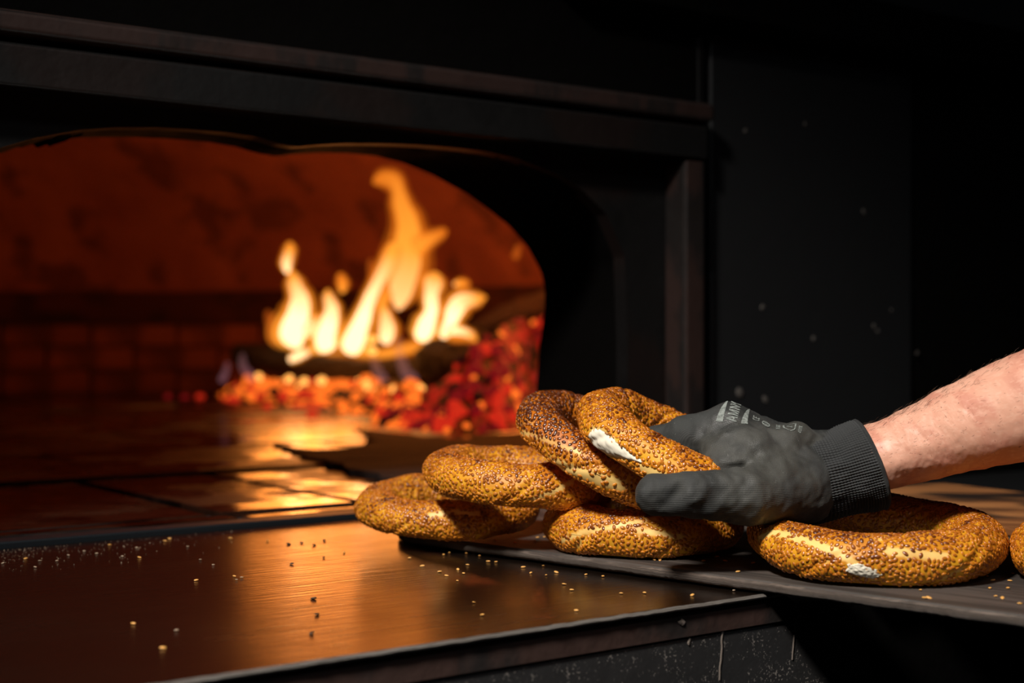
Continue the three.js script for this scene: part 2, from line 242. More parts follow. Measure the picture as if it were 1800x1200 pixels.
// chamber wall and dome
{
  const skip = (p) => p.z > REV - 0.02;
  const prof = [[1.0, 0.0], [1.0, 0.10], [1.0, 0.19], [0.985, 0.20], [0.985, 0.245], [1.0, 0.25], [0.99, 0.30], [0.95, 0.42], [0.86, 0.55], [0.72, 0.66], [0.52, 0.745], [0.28, 0.79], [0.0, 0.80]];
  const prof2 = resample(prof.slice(5), 24);
  const ring = (pr, nu, amp) => { const g = gridGeo(nu, pr.length - 1, (u, v) => { const q = pr[Math.round(v * (pr.length - 1))], a = u * Math.PI * 2, R = q[0] * CR * (1 + amp * fbm(Math.cos(a) * 3, q[1] * 5, Math.sin(a) * 3)); return V(chamberC.x + Math.cos(a) * R, q[1], chamberC.z + Math.sin(a) * R); }, { closeU: true, uv: (u, v) => [u * 9.8, v * pr.length * 0.06] });
    const idx = [], p = g.attributes.position; for (let i = 0; i < g.index.count; i += 3) { const t = [0, 1, 2].map((k) => g.index.getX(i + k)); if (t.some((q) => skip(V(p.getX(q), p.getY(q), p.getZ(q))))) continue; idx.push(...t); } g.setIndex(idx); return g; };
  mesh('chamber_dome', ring(prof2, 120, 0.012), M.brick, oven);
  mesh('soot_ledge', ring([[1.0, 0.19], [0.985, 0.195], [0.982, 0.235], [0.985, 0.275], [1.0, 0.285]], 120, 0.004), std({ map: T.brick, color: lin(0.2, 0.16, 0.15), roughness: 0.95, bumpMap: T.stoneBump, bumpScale: 0.004 }), oven);
  // two brick courses round the foot of the dome
  const r = rng(33), wall = mesh('chamber_wall', ring([[1.012, -0.01], [1.012, 0.2]], 120, 0), M.darkBrick, oven), variants = [0, 1, 2].map((k) => std({ map: T.brick, color: lin(...[[0.9, 0.9, 0.9], [0.75, 0.73, 0.72], [0.66, 0.63, 0.62]][k]), roughness: 0.9, bumpMap: T.stoneBump, bumpScale: 0.004 }));
  const bg = box(0.232, 0.06, 0.06, 0, 0, 0, 0.006);
  for (let c = 0; c < 3; c++) for (let k = 0; k < 41; k++) {
    const a = (k + (c % 2) * 0.5) / 41 * Math.PI * 2, R = CR + 0.022 + 0.006 * r(), x = chamberC.x + Math.cos(a) * R, z = chamberC.z + Math.sin(a) * R;
    if (z > -0.6 || (x < -1.2 && z > -0.9)) continue;
    const b = mesh('brick', bg, variants[Math.floor(r() * 3)], wall); b.position.set(x, 0.033 + c * 0.064, z); b.rotation.y = -a + Math.PI / 2;
  }
}

// ------------------------------------------------------------------ the metal counter before the oven mouth
{
  const zf = 0.434, cn = ovenThing('oven_counter', 'dark brushed steel counter top on a speckled black stone base before the oven mouth', 'counter');
  mesh('counter_top', slab([[-1.3, 0.001], [-1.3, zf], [0.030, zf], [0.036, zf - 0.008], [0.30, 0.001]], -0.006, 0, 0.0012), M.steel, cn);
  const lip = mesh('worn_edge', (() => { const g = new THREE.TubeGeometry(new THREE.LineCurve3(V(-1.3, -0.0012, zf + 0.0006), V(0.033, -0.0012, zf + 0.0006)), 260, 0.0015, 8); const p = g.attributes.position; for (let i = 0; i < p.count; i++) { const x = p.getX(i), n = 0.0006 * fbm(x * 130, 0, 1, 3); p.setY(i, p.getY(i) + n); p.setZ(i, p.getZ(i) + n); } g.computeVertexNormals(); return g; })(), M.worn, cn);
  lip.userData.label = 'pale worn front edge of the counter';
  mesh('front_band', upright([[-1.3, -0.0178], [0.060, -0.0178], [0.040, -0.0035], [-1.3, -0.0035]], zf - 0.03, zf - 0.0005, 0.0012), M.band, cn);
  mesh('base_block', upright([[-1.3, -1.05], [0.30, -1.05], [0.30, -0.187], [0.0605, -0.0185], [-1.3, -0.0185]], zf - 0.34, zf - 0.0015, 0.0015), M.granite, cn);
  const r = rng(44);
  for (const [x0, y0, x1, y1, w] of [[1403, 1072, 1396, 1160, 4], [1274, 1104, 1268, 1196, 4.5], [1216, 1122, 1213, 1134, 5], [1195, 1090, 1203, 1096, 9], [1135, 1110, 1128, 1112, 7]]) {
    const a = wallPt(x0, y0, zf), b = wallPt(x1, y1, zf), zz = y0 < 1095 && y1 < 1100 ? zf - 0.0004 : zf - 0.0014, pts = [];
    for (let k = 0; k <= 8; k++) pts.push(V(lerp(a[0], b[0], k / 8) + (r() - 0.5) * 0.0006, lerp(a[1], b[1], k / 8), zz));
    const g = new THREE.TubeGeometry(new THREE.CatmullRomCurve3(pts), 24, w * 0.0002, 6), p = g.attributes.position;
    for (let i = 0; i < p.count; i++) p.setZ(i, zz + (p.getZ(i) - zz) * 0.4);
    g.computeVertexNormals(); mesh('dried_drip', g, M.drip, cn);
  }
  const ledge = ovenThing('side_ledge', 'black stone ledge along the wall right of the counter under the wooden board', 'ledge');
  mesh('ledge_top', box(1.5, 0.03, 0.24, 1.07, -0.021, 0.135, 0.003), M.panel, ledge);
  mesh('ledge_base', box(1.48, 1.0, 0.2, 1.07, -0.536, 0.12, 0.003), M.soot, ledge);
}

// ------------------------------------------------------------------ peel and board
const PEEL = CY - 0.135;
{
  const p0 = onY(900, 962, PEEL), p1 = onY(1800, 1080, PEEL), u = p0.clone().sub(p1).setY(0).normalize(), v = V(-u.z, 0, u.x);
  if (v.z > 0) v.negate();
  const at = (s, t) => { const q = p0.clone().addScaledVector(u, s).addScaledVector(v, t); return [q.x, q.z]; };
  const t = thing('bread_peel', 'long dark weathered baker’s peel carrying the sesame rings across the counter', 'peel');
  const tip = []; for (let k = 0; k <= 10; k++) { const a = k / 10 * Math.PI / 2; tip.push([0.085 + 0.06 * Math.sin(a), 0.06 - 0.06 * Math.cos(a)]); }
  const outline = [[-0.62, 0], ...tip, ...tip.slice().reverse().map(([s, q]) => [s, 0.27 - q]), [-0.62, 0.27]];
  const edgeN = (s, q) => [s, q + (Math.abs(q) < 0.001 ? 0.0015 * fbm(s * 40, 0, 3) : 0)];
  const ol = []; outline.forEach((p, i) => { const n = outline[(i + 1) % outline.length]; for (let k = 0; k < (i === 0 ? 60 : 1); k++) ol.push(edgeN(lerp(p[0], n[0], k / (i === 0 ? 60 : 1)), lerp(p[1], n[1], k / (i === 0 ? 60 : 1)))); });
  const g = slab(ol.map(([s, q]) => at(s, q)), PEEL - 0.0068, PEEL, 0.0012), ps = g.attributes.position, uv = g.attributes.uv;
  for (let i = 0; i < ps.count; i++) { const q = V(ps.getX(i), 0, ps.getZ(i)).sub(V(p0.x, 0, p0.z)); uv.setXY(i, q.dot(u), q.dot(v) + ps.getY(i)); }
  t.position.copy(p0); g.translate(-p0.x, -p0.y, -p0.z);
  mesh('blade', g, M.peel, t);
  // worn rim along the near edge
  const pts = []; for (let k = 0; k <= 80; k++) { const s = lerp(-0.62, 0.08, k / 80), [x, z] = at(s, -0.0002 + 0.0015 * fbm(s * 40, 0, 3)); pts.push(V(x, PEEL - 0.0036, z).sub(p0)); }
  const rim = new THREE.TubeGeometry(new THREE.CatmullRomCurve3(pts), 300, 0.0026, 8), rp = rim.attributes.position;
  for (let i = 0; i < rp.count; i++) rp.setY(i, rp.getY(i) + 0.0006 * fbm(rp.getX(i) * 300, rp.getY(i) * 300, rp.getZ(i) * 300, 2));
  rim.computeVertexNormals(); boxUV(rim); mesh('worn_rim', rim, M.peelEdge, t);
  const handle = new THREE.CylinderGeometry(0.019, 0.021, 0.9, 20); handle.rotateZ(Math.PI / 2); const hm = mesh('handle', boxUV(handle), M.peel, t);
  const [hx, hz] = at(-1.02, 0.135); hm.position.set(hx - p0.x, -0.004, hz - p0.z); hm.rotation.y = Math.atan2(-u.z, u.x);
  // the lighter board behind
  const HB = CY - 0.129, A = (x, y) => { const q = onY(x, y, HB); return [q.x, q.z]; };
  const b = thing('wooden_board', 'lighter brown weathered wooden board with dark burns lying behind the right sesame ring', 'board');
  const bp = [A(1735, 919), A(1800, 934), A(1990, 976), A(2080, 905), A(1950, 878), A(1800, 865), A(1659, 848.5), A(1600, 852), A(1540, 862), A(1500, 874), A(1560, 890), A(1660, 904)];
  const bg = slab(bp, HB - 0.0055, HB, 0.001), o = A(1700, 880); bg.translate(-o[0], -HB, -o[1]); b.position.set(o[0], HB, o[1]);
  const bp2 = bg.attributes.position, buv = bg.attributes.uv, c = Math.cos(0.25), s = Math.sin(0.25);
  for (let i = 0; i < bp2.count; i++) buv.setXY(i, bp2.getX(i) * c + bp2.getZ(i) * s, -bp2.getX(i) * s + bp2.getZ(i) * c + bp2.getY(i));
  mesh('plank', bg, M.wood, b);
}

// ------------------------------------------------------------------ sesame rings
const seedGeo = (() => { const g = new THREE.SphereGeometry(1, 9, 7); const p = g.attributes.position; for (let i = 0; i < p.count; i++) { const x = p.getX(i), k = x > 0 ? 1 - 0.45 * x * x : 1; p.setXYZ(i, x * 1.5, p.getY(i) * 0.5 * k, p.getZ(i) * 0.95 * k); } g.computeVertexNormals(); g.scale(0.00110, 0.00105, 0.00110); return g; })();
const RAD = Math.PI / 180;
function makeSimit(o) {
  const { R, rw, rh, seed } = o, r = rng(seed), ph = [r() * 6, r() * 6, r() * 6], m = o.twist ?? 7, tw = o.phase ?? r() * 6;
  const wrap = (a) => a - Math.PI * 2 * Math.round(a / (Math.PI * 2));
  const groove = (th, fi) => { const g = wrap(fi - (m * th) / 2 - tw), h = wrap(g + Math.PI); return Math.min(Math.abs(g), Math.abs(h)); };
  const S = (th, fi, lift = 0) => {
    const Rc = R * (1 + 0.025 * Math.cos(2 * th + ph[0]) + 0.018 * Math.cos(3 * th + ph[1])), thick = 1 + 0.05 * Math.sin(2 * th + ph[2]) + 0.035 * Math.sin(5 * th + ph[1]);
    const gr = groove(th, fi), k = thick * (1 + 0.035 * Math.cos(2 * (fi - m * th / 2 - tw) + Math.PI) * -1 - 0.075 * Math.exp(-((gr / 0.16) ** 2)) + 0.03 * fbm(Math.cos(th) * 4 + seed, Math.sin(th) * 4, fi * 0.8, 2));
    let x = Math.cos(fi) * (rw * k + lift), y = Math.sin(fi) * (rh * k + lift);
    const fl = -rh * 0.86; if (y < fl) y = fl + (y - fl) * 0.25;
    const d = o.dent ? o.dent(th, fi) : 0;
    x -= Math.cos(fi) * d; y -= Math.sin(fi) * d;
    return V((Rc + x) * Math.cos(th), y, -(Rc + x) * Math.sin(th));
  };
  const nrm = (th, fi) => { const e = 0.01, a = S(th + e, fi).sub(S(th - e, fi)), b = S(th, fi + e).sub(S(th, fi - e)); return a.cross(b).normalize(); };
  const bald = (th, fi) => {                                       // where the dough shows without seeds
    const open = sstep(0.1, 0.45, fbm(Math.cos(th) * 2.2 + seed * 3, Math.sin(th) * 2.2, 4, 2)), g = groove(th, fi);
    let b = Math.max(open * (1 - sstep(0.03, 0.11, g)), 0.9 * sstep(0.42, 0.6, fbm(Math.cos(th) * 9 + seed, Math.sin(th) * 9, fi * 2.2, 2)));
    if (o.bald) b = Math.max(b, o.bald(th, fi));
    for (const [pl, w] of o.streaks ?? []) for (let i = 1; i < pl.length; i++) {
      let f = fi > Math.PI ? fi - 2 * Math.PI : fi; const ax = pl[i - 1][0] * RAD * R, ay = pl[i - 1][1] * RAD * rh, bx = pl[i][0] * RAD * R, by = pl[i][1] * RAD * rh, dx = bx - ax, dy = by - ay, x = th * R - ax, y = f * rh - ay, q = clamp((x * dx + y * dy) / (dx * dx + dy * dy)), d = Math.hypot(x - dx * q, y - dy * q) + 0.0011 * fbm(th * 22, f * 9, seed, 2);
      b = Math.max(b, 1 - sstep(w * 0.55, w, d));
    }
    return b;
  };
  const bake = (th, fi) => clamp(0.42 + 0.5 * fbm(Math.cos(th) * 2.5 + seed, Math.sin(th) * 2.5, fi * 0.7 + 9, 3) + 0.25 * Math.sin(fi) + (o.bake ? o.bake(th, fi) : 0));
  const t = thing('simit', o.label, 'bread', 'sesame bread rings by the oven');
  const nu = 300, nv = 72, g = gridGeo(nu, nv, (u, v) => S(u * 2 * Math.PI, v * 2 * Math.PI), { uv: (u, v) => [u * R * 6.28, v * rw * 6.28] });
  const col = new Float32Array((nu + 1) * (nv + 1) * 3);
  for (let j = 0; j <= nv; j++) for (let i = 0; i <= nu; i++) {
    const th = i / nu * 2 * Math.PI, fi = j / nv * 2 * Math.PI, b = bald(th, fi), k = bake(th, fi);
    let c = mix3([0.88, 0.45, 0.020], [0.46, 0.125, 0.004], k); c = mix3(c, [0.90, 0.62, 0.21], 0.9 * b * (1 - 0.6 * clamp(k * 1.4 - 0.6)));
    if (o.tint) c = o.tint(th, fi, c); col.set(c, (j * (nu + 1) + i) * 3);
  }
  g.setAttribute('color', new THREE.BufferAttribute(col, 3));
  mesh('dough_ring', g, M.dough, t);
  // seeds
  const cell = 0.0038, grid = new Map(), list = [], key = (x, y, z) => ((x + 200) * 512 + (y + 200)) * 512 + z + 200, target = o.seeds ?? 60000;
  for (let k = 0; k < target; k++) {
    const th = r() * 2 * Math.PI, fi = r() * 2 * Math.PI; if (r() > (R + rw * Math.cos(fi)) / (R + rw)) continue;
    if (Math.sin(fi) < -0.82) continue;
    const b = bald(th, fi); if (r() < b * 0.97) continue;
    const p = S(th, fi), gx = Math.floor(p.x / cell), gy = Math.floor(p.y / cell), gz = Math.floor(p.z / cell); let ok = true;
    const loose = sstep(-0.25, 0.35, fbm(Math.cos(th) * 3 + seed * 2, Math.sin(th) * 3, fi * 0.9, 2)) * (1 - 0.55 * sstep(0.2, 0.95, Math.sin(fi))), dmin = 0.00188 + 0.0007 * loose + 0.0006 * r() * r() * r();
    for (let a = -1; a <= 1 && ok; a++) for (let q = -1; q <= 1 && ok; q++) for (let c = -1; c <= 1 && ok; c++) for (const e of grid.get(key(gx + a, gy + q, gz + c)) ?? []) if (e.distanceToSquared(p) < dmin * dmin) { ok = false; break; }
    if (!ok) continue;
    const kk = key(gx, gy, gz); if (!grid.has(kk)) grid.set(kk, []); grid.get(kk).push(p); list.push([th, fi, p]);
  }
  const im = new THREE.InstancedMesh(seedGeo, M.seed, list.length), q = new THREE.Matrix4(), c = new THREE.Color();
  list.forEach(([th, fi, p], i) => {
    const n = nrm(th, fi), tan = V(-Math.sin(th), 0, -Math.cos(th)), bi = n.clone().cross(tan).normalize(), a = r() * 6.283, tx = tan.clone().multiplyScalar(Math.cos(a)).addScaledVector(bi, Math.sin(a)).addScaledVector(n, (r() - 0.5) * 0.5).normalize(), tz = tx.clone().cross(n).normalize(), ty = tz.clone().cross(tx), s = 0.86 + 0.3 * r();
    q.makeBasis(tx.multiplyScalar(s), ty.multiplyScalar(s), tz.multiplyScalar(s)).setPosition(p.clone().addScaledVector(n, 0.00018)); im.setMatrixAt(i, q);
    const k = bake(th, fi) * 0.95 + (r() - 0.5) * 0.4, cc = mix3(mix3([0.65, 0.225, 0.013], [0.25, 0.053, 0.004], clamp(k * 1.15)), [0.065, 0.014, 0.004], clamp((k - 0.62) * 2.4)); im.setColorAt(i, c.setRGB(...cc));
  });
  im.name = 'sesame_seeds'; im.userData.kind = 'stuff'; im.castShadow = im.receiveShadow = true; t.add(im);
  t.position.copy(o.at); if (o.rest) t.position.y += (R + rw) * Math.sin((o.pitch ?? 0) * RAD) * 0.9; t.rotation.order = 'ZXY'; t.rotation.set((o.pitch ?? 0) * Math.PI / 180, (o.yaw ?? 0) * Math.PI / 180, (o.roll ?? 0) * Math.PI / 180);
  if (o.patch) for (const pt of o.patch) {                         // torn white crumb
    const gp = gridGeo(48, 24, (u, v) => { const th = lerp(pt.th[0], pt.th[1], u), fi = lerp(pt.fi[0], pt.fi[1], v), e = pt.shape(u, v); return S(th, fi, e > 0 ? 0.0006 + pt.puff * Math.min(1, e * 1.6) + 0.0007 * fbm(u * 7, v * 5, seed, 3) : -0.0012); }, { uv: (u, v) => [u * 0.05, v * 0.03] });
    tag(mesh('torn_crumb', gp, M.crumb, t), 'white torn crumb');
  }
  return t;
}
const flat = (px, py, d, r) => { const p = P(px, py, d); p.y = PEEL + r * 0.95; return p; };
const arcAt = (c, w) => (th) => { let d = th - c; d -= 2 * Math.PI * Math.round(d / (2 * Math.PI)); return Math.exp(-((d / w) ** 2)); };
makeSimit({ seed: 11, R: 0.0512, rw: 0.0156, rh: 0.0128, at: flat(788, 894, 1.015, 0.0136), phase: 0.6, rest: 1, pitch: 5, streaks: [[[[262, 30], [275, 42], [290, 34]], 0.0022], [[[176, 5], [180, -5]], 0.002]], label: 'leftmost sesame ring, lying flat over the tip of the peel' });
makeSimit({ seed: 12, R: 0.0490, rw: 0.0165, rh: 0.0143, at: P(912, 838, 0.955), roll: -4, pitch: 1.5, phase: 2.2, streaks: [[[[278, -22], [290, 2], [306, 38]], 0.0020]], label: 'sesame ring resting level on top of the leftmost ring of the pile' });
makeSimit({ seed: 13, R: 0.0490, rw: 0.0170, rh: 0.0150, at: flat(1130, 925, 0.937, 0.0150), phase: 1.4, rest: 1, pitch: 1, streaks: [[[[215, -22], [232, 8], [250, 30], [272, 52]], 0.0020], [[[262, 20], [285, 5]], 0.0024]], label: 'sesame ring lying flat on the peel directly beneath the gloved thumb' });
makeSimit({ seed: 14, R: 0.0478, rw: 0.0150, rh: 0.0140, at: P(1064, 789, 0.925), roll: -26, pitch: 12, phase: 3.0, streaks: [[[[204, -34], [222, -8], [252, 26]], 0.0022], [[[240, -45], [262, -20], [280, 0]], 0.0055]], bake: (th, fi) => 1.4 * arcAt(196 * RAD, 0.8)(th) * sstep(-0.55, 0.1, Math.sin(fi)), label: 'dark-baked sesame ring leaning tilted between the held ring and the pile' });
const tearT = [209 * RAD, 249 * RAD], tearF = [-73 * RAD, 14 * RAD];
const lens = (u, v) => { const w = 0.46 * Math.pow(Math.max(0, Math.sin(Math.PI * Math.pow(u, 0.55))), 0.6) * (1 - 0.6 * u), c = 0.40 + 0.30 * u; return 1 - Math.abs(v - c) / Math.max(1e-3, w) + 0.12 * fbm(u * 9, v * 6, 5, 3); };
const inTear = (th, fi) => { let f = fi; if (f > Math.PI) f -= 2 * Math.PI; const u = (th - tearT[0]) / (tearT[1] - tearT[0]), v = (f - tearF[0]) / (tearF[1] - tearF[0]); return u > 0 && u < 1 && v > 0 && v < 1 ? lens(u, v) : -1; };
makeSimit({ seed: 15, R: 0.0500, rw: 0.0158, rh: 0.0145, at: P(1189, 793, 0.885), roll: -25, pitch: 10.5, phase: 5.2, streaks: [[[[250, -30], [272, -12], [290, 0]], 0.0048]], bald: (th, fi) => Math.max(inTear(th, fi) > -0.15 ? 1 : 0, 0), dent: (th, fi) => (inTear(th, fi) > 0 ? 0.0012 : 0), patch: [{ th: tearT, fi: tearF, shape: lens, puff: 0.0011 }], label: 'sesame ring gripped by the gloved hand, torn open to its white crumb' });
makeSimit({ seed: 16, R: 0.0612, rw: 0.0158, rh: 0.0140, at: flat(1536, 957, 0.848, 0.0142), phase: 0.2, rest: 1, pitch: 4.5, twist: 6, streaks: [[[[196, 12], [204, 40], [214, 48], [228, 42], [242, 22]], 0.0030], [[[243, 20], [252, -8]], 0.0022], [[[262, 35], [285, 20]], 0.003]], patch: [{ th: [245 * RAD, 259 * RAD], fi: [-34 * RAD, 8 * RAD], shape: (u, v) => 1 - Math.hypot((u - 0.5) * 2.1, (v - 0.5 + (u - 0.5) * 0.35) * 2.9) + 0.35 * fbm(u * 4, v * 4, 8, 3), puff: 0.0004 }], label: 'large sesame ring lying alone on the peel at right, below the bare forearm' });
makeSimit({ seed: 17, R: 0.0560, rw: 0.0172, rh: 0.0155, at: flat(2012, 996, 0.80, 0.0155), phase: 1.0, label: 'sesame ring cut off by the right edge of the picture' });

// loose seeds
{
  const geoL = seedGeo.clone(); geoL.scale(1.05, 1.05, 1.05); const r = rng(71);
  const put = (list, h, mat, label, group, s = 1) => { for (const [x, y] of list) { const o = mesh('sesame_seed', geoL, mat); o.position.copy(onY(x, y, h + 0.0006)); o.rotation.set((r() - 0.5) * 0.5, r() * 6.28, (r() - 0.5) * 0.4); o.scale.setScalar(s * (0.70 + 0.35 * r())); tag(o, label, 'seed', group); } };
  const golden = [[45, 981], [193, 957], [245, 979], [290, 950], [298, 946], [345, 1019], [405, 945], [412, 1012], [470, 950], [605, 970], [720, 980], [742, 994], [780, 974], [790, 971], [820, 972], [832, 970], [843, 976], [858, 986], [872, 987], [805, 1000], [815, 1007], [822, 992], [804, 1020], [773, 1004], [785, 1011], [833, 1058], [848, 1080], [1013, 1072], [1133, 1041], [1217, 1045], [1092, 1042], [1060, 1012], [1030, 1009], [1005, 1036], [992, 1026], [978, 1005], [960, 1010], [955, 994], [920, 996], [933, 1006], [234, 1095], [286, 1138]];
  put(golden, TOP, M.looseSeed, 'loose golden sesame seed fallen on the dark steel counter', 'golden seeds scattered on the counter');
  put([[5, 989], [70, 985], [100, 985], [148, 968], [215, 977], [352, 983], [375, 992], [62, 996], [120, 975], [170, 972], [240, 962], [330, 960], [416, 1018], [425, 1014], [1290, 1037], [310, 1107]], TOP, M.paleSeed, 'small pale crumb on the dim left part of the counter', 'pale crumbs on the counter', 0.8);
  put([[507, 955], [530, 953], [552, 957], [570, 949], [513, 990], [569, 979], [551, 1051], [557, 1079], [548, 1112]], TOP, M.burntSeed, 'burnt black seed standing out in the orange reflection on the counter', 'burnt seeds on the counter', 1.1);
  put([[940, 950], [945, 944], [957, 943], [978, 953], [1085, 973], [1110, 976], [1125, 978], [1150, 983], [1160, 983], [1237, 985], [1260, 978], [1275, 985], [1324, 989], [1297, 1004], [1618, 1036], [1625, 1050], [1633, 1050], [1750, 1047], [1762, 1050], [1793, 1060], [1735, 1012], [1745, 1019], [1772, 1033], [1740, 1033], [1775, 1020], [1780, 1007], [1785, 995], [870, 948], [905, 953]], PEEL, M.looseSeed, 'loose golden sesame seed fallen on the grey peel', 'golden seeds scattered on the peel');
  const dust = [], q = rng(72); for (let k = 0; k < 300; k++) { const x = -20 + 560 * q() * q(), y = 968 - 0.085 * x + (q() * q()) * 46, p = onY(x, y, TOP), g = new THREE.TetrahedronGeometry(0.0002 + 0.00035 * q() * q()); g.rotateX(q() * 6); g.rotateY(q() * 6); g.translate(p.x, TOP + 0.0003, p.z); dust.push(g); }
  tag(mesh('crumbs', mergeGeometries(dust), M.paleSeed), 'fine pale crumbs strewn along the left far edge of the counter', 'crumbs', null, 'stuff');
}

// ------------------------------------------------------------------ person: bare forearm and knitted glove
{
  const person = thing('person', 'bare forearm reaching in with a dark knitted work glove gripping a sesame ring', 'person');
  const origin = P(1400, 840, 0.866); person.position.copy(origin);
  const L = (px, py, d) => P(px, py, d).sub(origin);
  const bones = [], bone = (a, b, k = 0.010) => bones.push({ a: L(a[0], a[1], a[2]), b: L(b[0], b[1], b[2]), ra: a[3], rb: b[3], k });
  const W0 = [1500, 822, 0.866, 0.0235], W1 = [1420, 838, 0.866, 0.0250];
  const mcp = [[1280, 752, 0.866, 0.0145], [1292, 757, 0.888, 0.0145], [1306, 768, 0.908, 0.0135], [1322, 784, 0.925, 0.0120]];
  bone(W0, W1, 0.012);
  for (const q of mcp) bone([W1[0], W1[1], lerp(W1[2], q[2], 0.35), 0.0235], q, 0.012);
  bone([1290, 792, 0.866, 0.0155], [1243, 803, 0.868, 0.0105], 0.008);
  // fingers: index, middle, ring, little
  const fingers = [
    [mcp[0], [1207, 769, 0.870, 0.0126], [1158, 781, 0.884, 0.0108], [1132, 799, 0.890, 0.0096]],
    [mcp[1], [1222, 772, 0.892, 0.0124], [1185, 800, 0.897, 0.0108], [1180, 822, 0.895, 0.0096]],
    [mcp[2], [1245, 778, 0.913, 0.0118], [1215, 812, 0.915, 0.0104], [1215, 838, 0.910, 0.0094]],
    [mcp[3], [1270, 794, 0.932, 0.0106], [1246, 828, 0.930, 0.0094], [1246, 848, 0.926, 0.0086]]];
  for (const f of fingers) for (let i = 0; i < 3; i++) bone(f[i], f[i + 1], 0.005);
  bone([1270, 796, 0.848, 0.0125], [1284, 848, 0.828, 0.0120], 0.010);
  bone([1318, 795, 0.845, 0.0150], [1345, 830, 0.845, 0.0180], 0.010);
  // thumb
  const th = [[1405, 858, 0.848, 0.0205], [1310, 872, 0.822, 0.0165], [1218, 869, 0.811, 0.0128], [1152, 868, 0.811, 0.0119]];
  for (let i = 0; i < 3; i++) bone(th[i], th[i + 1], i ? 0.003 : 0.009);
  bone([1380, 775, 0.850, 0.0080], [1401, 771, 0.858, 0.0108], 0.005);
  for (const b of bones) { b.d = b.b.clone().sub(b.a); b.l2 = b.d.lengthSq(); }
  const creases = [[1275, 905, 1300, 880, 0.813, 0.0016], [1170, 885, 1195, 862, 0.800, 0.0012], [1235, 893, 1262, 868, 0.800, 0.0011], [1300, 888, 1400, 893, 0.826, 0.0008], [1195, 770, 1235, 812, 0.853, 0.0009], [1232, 834, 1302, 826, 0.825, 0.0036]].map(([a, b, c, d, z, w]) => ({ a: L(a, b, z), b: L(c, d, z), w }));
  const segD = (p, a, b) => { const d = b.clone().sub(a), t = clamp(p.clone().sub(a).dot(d) / d.lengthSq()); return p.distanceTo(a.clone().addScaledVector(d, t)); };
  const sdf = (x, y, z) => {
    let D = 1;
    for (const b of bones) { const px = x - b.a.x, py = y - b.a.y, pz = z - b.a.z, t = clamp((px * b.d.x + py * b.d.y + pz * b.d.z) / b.l2), d = Math.hypot(px - b.d.x * t, py - b.d.y * t, pz - b.d.z * t) - lerp(b.ra, b.rb, t), k = b.k, h = clamp(0.5 + 0.5 * (D - d) / k); D = lerp(D, d, h) - k * h * (1 - h); }
    if (Math.abs(D) < 0.006) {
      D += 0.0007 * N3(x * 55, y * 55, z * 55) + 0.0004 * N3(x * 130 + 5, y * 130, z * 130);
      for (const c of creases) { const d = segD(V(x, y, z), c.a, c.b); if (d < 0.014) D += 1.6 * c.w * Math.exp(-((d / 0.0042) ** 2)); }
    }
    return D;
  };
  let lo = [1, 1, 1], hi = [-1, -1, -1]; for (const b of bones) for (const [p, r] of [[b.a, b.ra], [b.b, b.rb]]) ['x', 'y', 'z'].forEach((k, i) => { lo[i] = Math.min(lo[i], p[k] - r - 0.008); hi[i] = Math.max(hi[i], p[k] + r + 0.008); });
  const gg = surfaceNets(sdf, lo, hi, 0.0019), gp = gg.attributes.position, uvs = new Float32Array(gp.count * 2);
  for (let i = 0; i < gp.count; i++) { const y = gp.getY(i), z = gp.getZ(i); uvs[2 * i] = gp.getX(i); uvs[2 * i + 1] = Math.atan2(z, y + 0.004) * 0.03; }
  gg.setAttribute('uv', new THREE.BufferAttribute(uvs, 2));
  const glove = mesh('glove', gg, M.glove, person); glove.userData.label = 'dark grey coated knit work glove with faded print';
  // ribbed cuff
  const cc = [[1398, 845, 0.866, 0.0262], [1432, 840, 0.866, 0.0262], [1470, 831, 0.866, 0.0258], [1500, 823, 0.865, 0.0266], [1529, 815, 0.864, 0.0272]];
  const cCurve = new THREE.CatmullRomCurve3(cc.map((q) => L(q[0], q[1], q[2]))), nRib = 104, across = V(0, 0, 1);
  const cuffP = (u, v, out = 0) => {
    const c = cCurve.getPoint(v), t = cCurve.getTangent(v), a = u * 2 * Math.PI, up = across.clone().cross(t).normalize(), e = V(0.05, 0, 0).multiplyScalar(-Math.cos(a) * 0.026 * v);
    const h = lerp(0.0258, 0.0272, v) * (1 + 0.02 * Math.sin(v * 9)), rib = 0.00042 * Math.cos(a * nRib) * sstep(0.02, 0.12, v) * (1 - sstep(0.94, 0.99, v)) + 0.00026 * Math.cos(v * 2 * Math.PI * 26);
    const puck = 0.0012 * fbm(Math.cos(a) * 2, Math.sin(a) * 2, v * 2, 2) - 0.0045 * sstep(0.16, 0.0, v) * sstep(-0.3, 0.9, Math.cos(a)) + out;
    return c.addScaledVector(up, Math.cos(a) * (h + rib + puck)).addScaledVector(across, Math.sin(a) * (0.0305 + rib + puck)).add(e);
  };
  const cuffOuter = gridGeo(nRib * 6, 130, (u, v) => cuffP(u, v), { closeU: true, uv: (u, v) => [u * 0.18, v * 0.05] });
  const cuffInner = gridGeo(120, 12, (u, v) => cuffP(u, 1 - v * 0.5, -0.0016 - 0.0014 * v), { closeU: true, uv: (u, v) => [u * 0.18, v * 0.05] });
  const hemPts = []; for (let k = 0; k < 80; k++) hemPts.push(cuffP(k / 80, 0.995, -0.0006));
  const cuff = mesh('cuff', mergeGeometries([cuffOuter, cuffInner]), M.cuff, glove);
  mesh('cuff_hem', new THREE.TubeGeometry(new THREE.CatmullRomCurve3(hemPts, true), 240, 0.0013, 8, true), M.cuff, glove);
